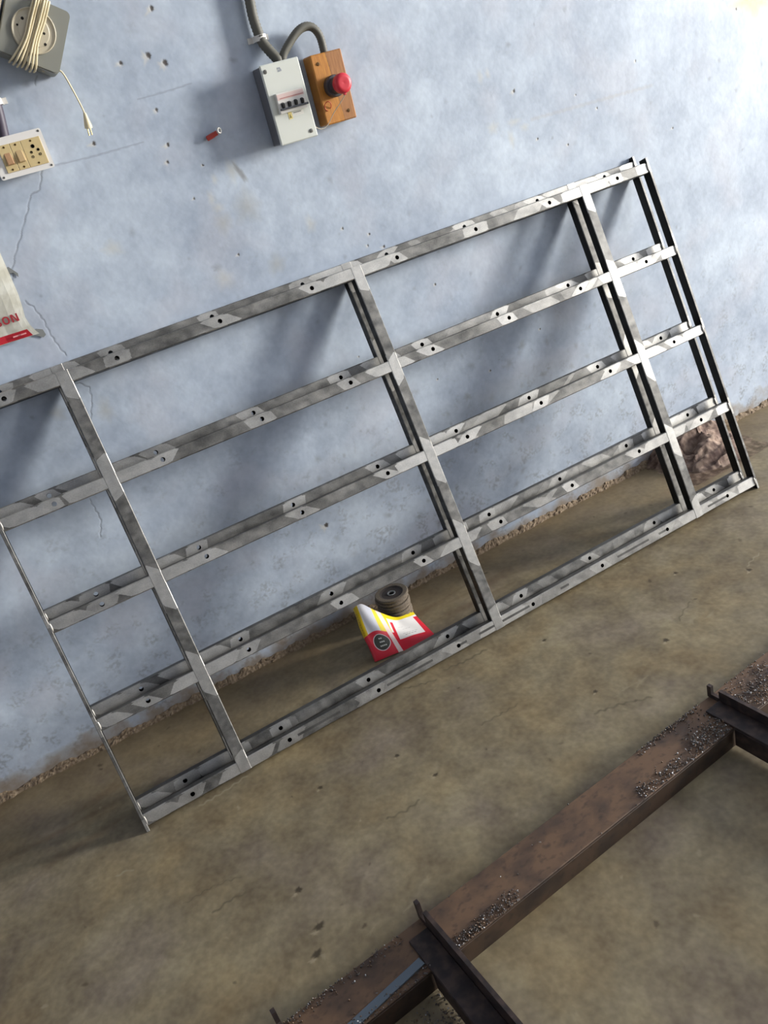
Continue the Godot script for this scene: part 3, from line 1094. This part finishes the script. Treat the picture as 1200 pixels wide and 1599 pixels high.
	for k in 15:
		var a := -0.6 + k * 0.36
		ring.append(Vector3(-0.029 + cos(a) * 0.008, -0.036 + sin(a) * 0.010, 0.049 + 0.004 * sin(a * 1.3)))
	tube(st, ring, 0.0011, 6)
	obj("red_wire", st, mat(Color8(190, 82, 54), 0.5), wb)
	# pull string from the knob to the breaker box
	st = tool()
	tube(st, curve([Vector3(0.5985, 1.3745, 0.100), Vector3(0.590, 1.362, 0.086), Vector3(0.575, 1.344, 0.066), Vector3(0.556, 1.322, 0.055), Vector3(0.538, 1.318, 0.052), Vector3(0.524, 1.327, 0.052)]), 0.0010, 6)
	obj("pull_string", st, mat(Color8(214, 204, 186), 0.8), wb).position = -wb.position

	# --- flexible conduits
	M.conduit = mat(Color8(96, 94, 84), 0.6)
	conduit([Vector3(0.480, 1.80, 0.016), Vector3(0.471, 1.68, 0.016), Vector3(0.4640, 1.6107, 0.016), Vector3(0.4610, 1.5729, 0.016), Vector3(0.4645, 1.5306, 0.018), Vector3(0.473, 1.507, 0.024), Vector3(0.484, 1.486, 0.03), Vector3(0.487, 1.476, 0.03)], 0.0118, "thick grey corrugated conduit running down the wall into the breaker box")
	conduit([Vector3(0.4955, 1.476, 0.032), Vector3(0.5030, 1.490, 0.032), Vector3(0.5239, 1.5085, 0.032), Vector3(0.5520, 1.5275, 0.032), Vector3(0.575, 1.5335, 0.031), Vector3(0.594, 1.527, 0.030), Vector3(0.6055, 1.506, 0.029), Vector3(0.6070, 1.4715, 0.028)], 0.0093, "thin grey corrugated conduit arching from breaker box to wooden block")
	st = tool()
	var arc := PackedVector2Array()
	for k in 13:
		arc.append(Vector2.from_angle(PI * k / 12) * 0.0155 + Vector2(0, 0.012))
	arc.append(Vector2(-0.026, 0.0))
	arc.append(Vector2(-0.026, -0.0) + Vector2(0, 0.0))
	var outl := PackedVector2Array()
	for k in 13:
		outl.append(Vector2.from_angle(PI * k / 12) * 0.0152 + Vector2(0, 0.014))
	outl.append_array([Vector2(-0.0152, 0.003), Vector2(-0.026, 0.003), Vector2(-0.026, 0), Vector2(-0.0135, 0)])
	for k in 13:
		outl.append(Vector2.from_angle(PI - PI * k / 12) * 0.0135 + Vector2(0, 0.014))
	outl.append_array([Vector2(0.0135, 0), Vector2(0.026, 0), Vector2(0.026, 0.003), Vector2(0.0152, 0.003)])
	prism(st, outl, -0.006, 0.006, Transform3D(Basis(Vector3(1, 0, 0), Vector3(0, 0, 1), Vector3(0, -1, 0)), Vector3(0.4640, 1.5335, 0)))
	var cl := obj("conduit_clip", st, M.white)
	tag(cl, "white plastic saddle clip holding the thick conduit above the breaker box", "clip")

	# --- switchboard with two switches and a socket
	M.cream = mat(Color8(206, 184, 134), 0.45)
	M.rim = mat(Color8(232, 228, 222), 0.4)
	var sb := thing("switchboard", "white framed switchboard with two cream rocker switches and a socket at the left", "switchboard", Vector3(-0.132, 1.4297, 0))
	st = tool()
	cbox(st, Vector3(0, 0, 0.012), Vector3(0.106, 0.072, 0.024), 0.002)
	obj("back_box", st, mat(Color8(188, 186, 184), 0.5), sb)
	st = tool()
	prism(st, rounded(0.112, 0.078, 0.004), 0.024, 0.031)
	obj("plate", st, M.rim, sb)
	for q in [[-0.0275, 0.0250], [-0.0037, 0.0225], [0.0277, 0.0405]]:
		st = tool()
		cbox(st, Vector3(q[0], -0.002, 0.0312), Vector3(q[1] - 0.0008, 0.053, 0.004), 0.0006)
		var mo := obj("socket_module" if q[1] > 0.03 else "switch_module", st, M.cream, sb)
		for sgn in [-1, 1]:
			screw(mo, Vector3(q[0], -0.002 + sgn * 0.0218, 0.0330), 0.0021, mat(Color8(92, 70, 30), 0.5, 0.6))
		if q[1] < 0.03:
			st = tool()
			cbox(st, Vector3.ZERO, Vector3(0.0135, 0.024, 0.006), 0.0012, Transform3D(Basis(Vector3.RIGHT, -0.28), Vector3(q[0] + 0.001, -0.003, 0.0335)))
			obj("rocker", st, mat(Color8(192, 164, 120) if q[0] > -0.02 else Color8(178, 138, 100), 0.5), mo)
		else:
			for h in [[0.0003, 0.011, 0.0031], [0.0085, 0.0025, 0.0023], [0.0093, -0.0065, 0.0023], [-0.0065, 0.0005, 0.0021], [-0.0068, -0.0085, 0.0022]]:
				st = tool()
				lathe(st, [Vector2(h[2] * 1.25, 0.0), Vector2(h[2] * 1.2, 0.0004), Vector2(h[2], 0.0004), Vector2(h[2] * 0.95, -0.0001), Vector2(0, -0.0001)], Transform3D(fwd, Vector3(q[0] + h[0], h[1] - 0.002, 0.0333)), 12)
				obj("pin_hole", st, M.darkhole, mo)
	for q in [[-0.0505, -0.034], [0.0505, -0.034], [0.0505, 0.034], [-0.0505, 0.034]]:
		screw(sb, Vector3(q[0], q[1], 0.031), 0.0022, M.screw)
	# pipe above it with its clip
	st = tool()
	tube(st, curve([Vector3(-0.150, 1.469, 0.013), Vector3(-0.1395, 1.533, 0.013), Vector3(-0.146, 1.565, 0.013), Vector3(-0.19, 1.585, 0.013), Vector3(-0.34, 1.59, 0.013)]), 0.0125, 14)
	var pp := obj("cable_pipe", st, mat(Color8(70, 62, 76), 0.5))
	tag(pp, "dark cable pipe running up the wall from the cream switchboard", "pipe")
	st = tool()
	prism(st, outl, -0.006, 0.006, Transform3D(Basis(Vector3(1, 0, 0), Vector3(0, 0, 1), Vector3(0, -1, 0)), Vector3(-0.1395, 1.533, -0.001)))
	var pc := obj("pipe_clip", st, M.white)
	tag(pc, "white plastic saddle clip on the dark pipe above the switchboard", "clip")

	# --- grey extension box hung askew, its cord wound round it
	var bx := Basis(Vector3(0.832, -0.554, 0), Vector3(0.554, 0.832, 0), Vector3(0, 0, 1)).orthonormalized()
	var eb := thing("extension_box", "askew grey extension box with cream flex wound round it, its plug dangling", "extension box", Vector3(-0.019, 1.634, 0))
	eb.basis = bx
	st = tool()
	M.ebox = mat(Color8(138, 138, 128), 0.5)
	prism(st, rounded(0.120, 0.122, 0.010), 0.004, 0.050)
	prism(st, rounded(0.116, 0.118, 0.009), 0.050, 0.053)
	obj("case", st, M.ebox, eb)
	st = tool()
	lathe(st, [Vector2(0.042, 0.0), Vector2(0.042, 0.0035), Vector2(0.0405, 0.0042), Vector2(0.0395, 0.003), Vector2(0.037, 0.0018), Vector2(0.030, 0.0016), Vector2(0.0285, 0.0024), Vector2(0, 0.0024)], Transform3D(fwd, Vector3(0, 0, 0.053)), 40)
	var so := obj("socket_face", st, mat(Color8(196, 186, 162), 0.45), eb)
	for h in [[-0.0314, 1.6589, 0.003], [-0.0453, 1.6502, 0.002], [-0.0018, 1.6259, 0.0026], [-0.0072, 1.6073, 0.0028], [-0.0235, 1.6059, 0.0027], [-0.0038, 1.6424, 0.0024]]:
		var lp := bx.inverse() * (Vector3(h[0], h[1], 0) - Vector3(-0.019, 1.634, 0))
		st = tool()
		lathe(st, [Vector2(h[2], 0.0), Vector2(h[2], 0.0004), Vector2(0, 0.0004)], Transform3D(fwd, Vector3(lp.x, lp.y, 0.0551)), 12)
		obj("pin_hole", st, M.darkhole, so)
	st = tool()
	for k in 7:
		var ox := -0.0145 + k * 0.0048
		var y1 := 0.0655 + 0.0012 * (k % 3)
		var zf := 0.0605 + 0.0022 * ((k * 2) % 3)
		var fan := (k - 3) * 0.0022
		var pts := [Vector3(ox + 0.004, y1, 0.02), Vector3(ox + 0.004, y1 - 0.001, 0.048), Vector3(ox + 0.003, y1 - 0.012, zf + 0.002), Vector3(ox + 0.001, 0.02, zf), Vector3(ox - 0.002 - fan * 0.2, -0.02, zf), Vector3(ox - 0.006 + fan, -y1 + 0.006, zf), Vector3(ox - 0.008 + fan * 1.4, -y1 - 0.004, 0.046), Vector3(ox - 0.008 + fan * 1.4, -y1 - 0.002, 0.02)]
		var wpts := []
		for p in curve(pts, 6):
			wpts.append(Vector3(-0.019, 1.634, 0) + bx * p)
		tube(st, wpts, 0.0021, 7)
	M.cord = mat(Color8(222, 208, 172), 0.5)
	var co := eb
	var inv := eb.transform.affine_inverse()
	obj("wound_flex", st, M.cord, co).transform = inv
	st = tool()
	tube(st, curve([Vector3(-0.028, 1.566, 0.03), Vector3(0.0, 1.560, 0.038), Vector3(0.0085, 1.552, 0.040), Vector3(0.0155, 1.5177, 0.040), Vector3(0.0203, 1.4845, 0.040), Vector3(0.0207, 1.473, 0.040)]), 0.0018, 7)
	obj("hanging_flex", st, M.cord, co).transform = inv
	st = tool()
	var pd := Vector3(0.0215, 1.474, 0.040)
	var dn := Vector3(-0.004, -0.040, 0).normalized()
	tube(st, [pd, pd + dn * 0.006, pd + dn * 0.014, pd + dn * 0.024, pd + dn * 0.030, pd + dn * 0.0305], [0.0028, 0.0042, 0.0058, 0.0078, 0.0080, 0.0005], 12)
	var pl := obj("plug", st, M.cord, co)
	pl.transform = inv
	for q in [-0.0030, 0.0030]:
		st = tool()
		tube(st, [pd + dn * 0.030 + Vector3(q, 0, 0), pd + dn * 0.044 + Vector3(q, 0, 0)], 0.0014, 8)
		obj("pin", st, mat(Color8(196, 176, 120), 0.3, 0.9), pl)
	# cream rimmed panel that just enters the picture beside it
	var cp := thing("framed_panel", "dark maroon panel with a cream rim beside the grey extension box", "panel", Vector3(-0.107, 1.686, 0))
	cp.basis = Basis(Vector3.FORWARD, deg_to_rad(34.5))
	st = tool()
	prism(st, rounded(0.074, 0.112, 0.006), 0.004, 0.058)
	obj("rim", st, mat(Color8(204, 190, 164), 0.5), cp)
	st = tool()
	prism(st, rounded(0.060, 0.098, 0.003), 0.058, 0.0595)
	obj("face", st, mat(Color8(86, 44, 38), 0.5), cp)

	# --- red wall plug on a screw eye
	var rp := thing("wall_plug", "short red plastic wall plug with a steel eye stuck in the blue wall", "wall plug")
	st = tool()
	var a0 := Vector3(0.272, 1.3635, 0.006)
	var a1 := Vector3(0.298, 1.3705, 0.015)
	tube(st, [a0, a0.lerp(a1, 0.05), a0.lerp(a1, 0.7), a0.lerp(a1, 0.75), a0.lerp(a1, 0.82), a0.lerp(a1, 0.87), a0.lerp(a1, 0.94), a1], [0.002, 0.0058, 0.0058, 0.0048, 0.0058, 0.0048, 0.0058, 0.005], 12)
	obj("sleeve", st, mat(Color8(176, 66, 56), 0.5), rp)
	st = tool()
	var eye := []
	for k in 17:
		var a := TAU * k / 16
		eye.append(Vector3(0.3035, 1.3735, 0.017) + Vector3(cos(a) * 0.0045, sin(a) * 0.0055, cos(a) * -0.002))
	tube(st, eye, 0.0022, 8, false)
	obj("eye", st, mat(Color8(206, 202, 194), 0.4, 0.3), rp)

	poster()

func conduit(pts: Array, r: float, label: String) -> void:
	var path := curve(pts, 14)
	# resample evenly and corrugate
	var out := []
	var rad := []
	var acc := 0.0
	var step := r * 0.16
	for i in path.size() - 1:
		var d: float = path[i].distance_to(path[i + 1])
		while acc < d:
			out.append(path[i].lerp(path[i + 1], acc / d))
			rad.append(r * (1.0 + 0.055 * sin(out.size() * TAU / 4.0)))
			acc += step
		acc -= d
	var st := tool()
	tube(st, out, rad, 14)
	var o := obj("conduit", st, M.conduit)
	tag(o, label, "conduit")

func poster() -> void:
	var o := thing("poster", "white paper poster with red lettering and a red strip, curling off the wall", "poster", Vector3(-0.25, 1.077, 0))
	var st := tool()
	var nx := 14
	var ny := 14
	var W := 0.36
	var H := 0.42
	var f := func(u: float, v: float) -> Vector3:
		# u: 0 at the right edge to 1 at the left; v: 0 bottom to 1 top
		var curl: float = pow(clampf(1.0 - u * 4.5, 0, 1), 2.0) * pow(clampf(1.0 - v * 5.0, 0, 1), 1.5)
		var flare: float = exp(-v * 30.0) * 0.008 - 0.008 * exp(-pow((v - 0.09) * 14.0, 2.0))
		var wav: float = 0.0022 * sin(v * 17.0 + u * 5.0) + 0.0015 * sin(u * 23.0)
		return Vector3(-u * W + flare * clampf(1.0 - u * 5.0, 0, 1), v * H, 0.006 + wav + curl * 0.012)
	for i in nx:
		for k in ny:
			var u0 := pow(float(i) / nx, 1.5)
			var u1 := pow(float(i + 1) / nx, 1.5)
			var v0 := pow(float(k) / ny, 1.5)
			var v1 := pow(float(k + 1) / ny, 1.5)
			poly(st, [f.call(u1, v0), f.call(u0, v0), f.call(u0, v1)])
			poly(st, [f.call(u1, v0), f.call(u0, v1), f.call(u1, v1)])
	M.paper = tri_noise(Color8(206, 202, 184), Color8(228, 226, 212), 0.02, 5.0, 0.7, 0.0, 6)
	var sheet := obj("sheet", st, M.paper, o)
	st = tool()
	for i in 20:
		var u0 := 0.035 + i * 0.0475
		var u1 := u0 + 0.0475
		var a: Vector3 = f.call(u1, 0.002) + Vector3(0, 0, 0.0008)
		var b: Vector3 = f.call(u0, 0.002) + Vector3(0, 0, 0.0008)
		var c: Vector3 = f.call(u0, 0.040) + Vector3(0, 0, 0.0008)
		var d: Vector3 = f.call(u1, 0.040) + Vector3(0, 0, 0.0008)
		poly(st, [a, b, c, d])
	obj("red_strip", st, mat(Color8(196, 30, 46), 0.6), sheet)
	st = tool()
	for q in [[0.052, 0.012], [0.088, 0.020], [0.105, 0.006]]:
		var c: Vector3 = f.call(q[0] + 0.02, 0.022) + Vector3(0, 0, 0.0018)
		cbox(st, c, Vector3(q[1], 0.0030, 0.0003), 0.0001)
	obj("fine_print", st, mat(Color8(226, 150, 150), 0.6), sheet)
	var tm := TextMesh.new()
	tm.text = "SON"
	var fnt := SystemFont.new()
	fnt.font_names = PackedStringArray(["Droid Sans"])
	fnt.font_weight = 700
	tm.font = fnt
	tm.font_size = 32
	tm.pixel_size = 0.021 / 32.0
	tm.depth = 0.0006
	var t := put("lettering", tm, mat(Color8(160, 34, 46), 0.6), sheet)
	var ab := tm.get_aabb()
	t.scale = Vector3(0.048 / maxf(ab.size.x, 0.001), 0.0170 / maxf(ab.size.y, 0.001), 1.0)
	t.position = Vector3(-0.0205 - 0.024, 0.0470, 0.0138)
	# grey tape tabs behind its edge
	st = tool()
	prism(st, PackedVector2Array([Vector2(-0.014, 0.004), Vector2(0.012, -0.013), Vector2(0.019, -0.009), Vector2(0.017, 0.004), Vector2(0.004, 0.010)]), 0.0025, 0.0035)
	obj("tape", st, mat(Color8(128, 130, 128), 0.6), o)
	st = tool()
	prism(st, PackedVector2Array([Vector2(-0.012, 0.150), Vector2(-0.006, 0.137), Vector2(0.008, 0.136), Vector2(0.015, 0.124), Vector2(0.017, 0.132), Vector2(0.004, 0.150)]), 0.0015, 0.0025)
	obj("tape", st, mat(Color8(128, 130, 128), 0.6), o)

# ---------------------------------------------------------------- things on the floor
func build_floor_things() -> void:
	# stack of grinding discs
	M.disc = tri_noise(Color8(92, 82, 70), Color8(124, 112, 96), 0.08, 12.0, 0.85, 0.0, 8)
	M.hub = mat(Color8(168, 168, 164), 0.35, 0.8)
	M.disc_face = mat(Color8(58, 50, 46), 0.8)
	var names := ["at the bottom of the stack on the floor", "second from the bottom of the stack", "third from the bottom of the stack", "in the middle of the stack", "third from the top of the stack", "second from the top of the stack", "on top of the stack, its steel hub showing"]
	for k in 7:
		var jx := 0.0015 * sin(k * 2.3)
		var o := thing("grinding_disc", "brown abrasive grinding disc " + names[k], "grinding disc", Vector3(0.362 + jx, 0.0 + k * 0.0118, 0.092 + 0.0012 * cos(k * 3.1)), "stacked grinding discs")
		var st := tool()
		lathe(st, [Vector2(0.012, 0.0015), Vector2(0.030, 0.0015), Vector2(0.034, 0.0), Vector2(0.0465, 0.0), Vector2(0.050, 0.0028), Vector2(0.050, 0.0078), Vector2(0.0475, 0.0102), Vector2(0.0355, 0.0098)], Transform3D(), 36)
		obj("rim", st, M.disc, o)
		st = tool()
		lathe(st, [Vector2(0.0355, 0.0098), Vector2(0.030, 0.0070), Vector2(0.012, 0.0068)], Transform3D(), 36)
		obj("face", st, M.disc_face, o)
		st = tool()
		lathe(st, [Vector2(0.0125, 0.0066), Vector2(0.0125, 0.0082), Vector2(0.0105, 0.0088), Vector2(0.0088, 0.0080), Vector2(0.0084, 0.0035), Vector2(0.0110, 0.0015)], Transform3D(), 24)
		obj("hub", st, M.hub, o)
	packet()
	rag()

func packet_texture() -> ImageTexture:
	var w := 512
	var h := 384
	var im := Image.create(w, h, false, Image.FORMAT_RGB8)
	var red := Color8(206, 30, 50)
	var yel := Color8(222, 200, 30)
	var yel2 := Color8(214, 180, 20)
	var whi := Color8(226, 222, 218)
	var sil := Color8(188, 190, 200)
	for y in h:
		for x in w:
			var u := float(x) / w
			var v := 1.0 - float(y) / h      # 0 at the front edge, 1 at the back
			var c := red
			if v > 0.38 + 0.10 * sin(u * 4.0):
				c = whi
				if u < 0.20:
					c = yel2
				elif u < 0.44:
					c = whi.lerp(sil, clampf((u - 0.22) * 6, 0, 1))
				elif u < 0.58:
					c = yel
				elif v > 0.86:
					c = yel
			if u > 0.63 and v > 0.26 and v < 0.86 and u < 0.93:
				c = whi
			elif u >= 0.93 and v < 0.8:
				c = red
			elif u > 0.60 and u <= 0.63 and v < 0.75:
				c = red
			var band := u - (0.545 - (v - 0.5) * 0.06)
			if absf(band) < 0.028:
				c = Color8(228, 206, 200)
			im.set_pixel(x, y, c)
	# round badge with pale ring and three lines of print
	var bc := Vector2(0.375 * w, 0.735 * h)
	for y in range(int(bc.y - 62), int(bc.y + 62)):
		for x in range(int(bc.x - 84), int(bc.x + 84)):
			var d := (Vector2(x, y) - bc) / Vector2(70, 58)
			if d.length() < 1.0 and y < h:
				im.set_pixel(x, y, Color8(216, 196, 196) if d.length() > 0.91 else Color8(54, 56, 46))
	for q in [[-14, -26, 30], [-16, -2, 40], [-24, 24, 58]]:
		for k in range(0, q[2], 3):
			if k % 15 == 12:
				continue
			im.fill_rect(Rect2i(int(bc.x) + q[0] + k, int(bc.y) + q[1] - 4 + (k / 3) % 2, 3, 9), Color8(196, 196, 186))
	# small print on the white panel and on the yellow roll
	for q in [[0.67, 0.42, 40, 2], [0.72, 0.50, 60, 2], [0.70, 0.62, 90, 3], [0.72, 0.66, 70, 6]]:
		for k in range(0, q[2], 4):
			if (k / 4) % 5 != 4:
				im.fill_rect(Rect2i(int(q[0] * w) + k, int(q[1] * h), 3, q[3]), Color8(120, 116, 112))
	for k in range(0, 170, 5):
		if (k / 5) % 4 != 3:
			im.fill_rect(Rect2i(int(0.12 * w), int(0.12 * h) + k, 7, 3), Color8(150, 112, 20))
	return tex(im)

func packet() -> void:
	var m := mat(Color.WHITE, 0.35)
	m.albedo_texture = packet_texture()
	m.cull_mode = BaseMaterial3D.CULL_DISABLED
	var o := thing("printed_packet", "red, yellow and white printed plastic packet slumped against the stack of grinding discs", "packet")
	var front := [Vector3(0.209, 0.003, 0.250), Vector3(0.235, 0.004, 0.256), Vector3(0.262, 0.005, 0.262), Vector3(0.300, 0.005, 0.272), Vector3(0.340, 0.004, 0.280), Vector3(0.388, 0.003, 0.288)]
	var mid := [Vector3(0.2195, 0.070, 0.199), Vector3(0.241, 0.069, 0.203), Vector3(0.272, 0.052, 0.204), Vector3(0.312, 0.028, 0.205), Vector3(0.350, 0.020, 0.205), Vector3(0.392, 0.006, 0.205)]
	var back := [Vector3(0.2345, 0.121, 0.135), Vector3(0.2530, 0.119, 0.137), Vector3(0.2830, 0.084, 0.145), Vector3(0.3260, 0.040, 0.148), Vector3(0.3560, 0.026, 0.148), Vector3(0.4020, 0.006, 0.118)]
	var f := func(u: float, v: float) -> Vector3:
		var i := mini(int(u * 5), 4)
		var t: float = u * 5 - i
		var row := []
		for r in [front, mid, back]:
			row.append(r[i].cubic_interpolate(r[i + 1], r[maxi(i - 1, 0)], r[mini(i + 2, 5)], t))
		var p: Vector3 = row[0] * (1 - v) * (1 - 2 * v) + row[1] * 4 * v * (1 - v) + row[2] * v * (2 * v - 1)
		return p + Vector3(0, 0.0016, 0.0012) * sin(u * 19.0 + v * 5.0) * sin(v * PI)
	var st := tool()
	var nu := 30
	var nv := 16
	# rolled left edge: the sheet turns under through most of a circle
	var cols := []
	for k in 9:
		var a := PI * 1.25 * (1.0 - k / 8.0)
		var col := []
		for j in nv + 1:
			var v := float(j) / nv
			var e: Vector3 = f.call(0.0, v)
			var along: Vector3 = (f.call(0.0, minf(v + 0.05, 1)) - f.call(0.0, maxf(v - 0.05, 0))).normalized()
			var side: Vector3 = (f.call(0.06, v) - e).normalized()
			var nn := along.cross(side).normalized() * -1.0
			if nn.y < 0:
				nn = -nn
			var r := 0.011 * (0.55 + 0.45 * v)
			col.append([e - side * r * sin(a) - nn * r * (1.0 - cos(a)), Vector2(0.16 * k / 8.0, 1.0 - v)])
		cols.append(col)
	for i in range(1, nu + 1):
		var col := []
		for j in nv + 1:
			var v := float(j) / nv
			col.append([f.call(float(i) / nu, v), Vector2(0.16 + 0.84 * i / nu, 1.0 - v)])
		cols.append(col)
	st.set_smooth_group(0)
	for i in cols.size() - 1:
		for j in nv:
			var a = cols[i][j]
			var b = cols[i + 1][j]
			var c = cols[i + 1][j + 1]
			var d = cols[i][j + 1]
			for q in [a, c, b, a, d, c]:
				st.set_uv(q[1])
				st.add_vertex(Vector3(q[0].x, maxf(q[0].y, 0.0008), q[0].z))
	st.generate_normals()
	obj("wrapper", st, m, o)

func rag() -> void:
	var f := FastNoiseLite.new()
	f.seed = 12
	f.frequency = 4.0
	f.fractal_octaves = 2
	f.domain_warp_enabled = true
	f.domain_warp_amplitude = 0.08
	f.domain_warp_frequency = 5.0
	var st := tool()
	var nx := 90
	var nz := 60
	var h := func(u: float, v: float) -> Vector3:
		var x := 1.43 + 0.36 * u
		var z := 0.004 + 0.235 * v
		var e := Vector2((u - 0.52) / 0.48, (v - 0.12) / 0.80)
		var env := clampf(1.0 - e.length_squared(), 0, 1)
		var rid := 1.0 - absf(f.get_noise_2d(x * 1.1 + z * 1.6, z * 3.2 - x * 0.5)) * 3.0
		var y := env * (0.050 + 0.055 * clampf(1.0 - v * 1.3, 0, 1)) + sqrt(env) * 0.022 * rid
		return Vector3(x + 0.02 * f.get_noise_2d(z * 4, x * 3), maxf(y, -0.003 + env * 0.004), z)
	st.set_smooth_group(0)
	for i in nx:
		for k in nz:
			var a: Vector3 = h.call(float(i) / nx, float(k) / nz)
			var b: Vector3 = h.call(float(i + 1) / nx, float(k) / nz)
			var c: Vector3 = h.call(float(i + 1) / nx, float(k + 1) / nz)
			var d: Vector3 = h.call(float(i) / nx, float(k + 1) / nz)
			for q in [a, b, c, a, c, d]:
				st.add_vertex(q)
	st.generate_normals()
	var m := tri_noise(Color8(74, 56, 50), Color8(168, 146, 128), 0.02, 5.0, 0.95, 0.0, 15)
	var o := obj("rag", st, m)
	tag(o, "crumpled dirty brown rag on the floor against the wall behind the grilles", "rag")
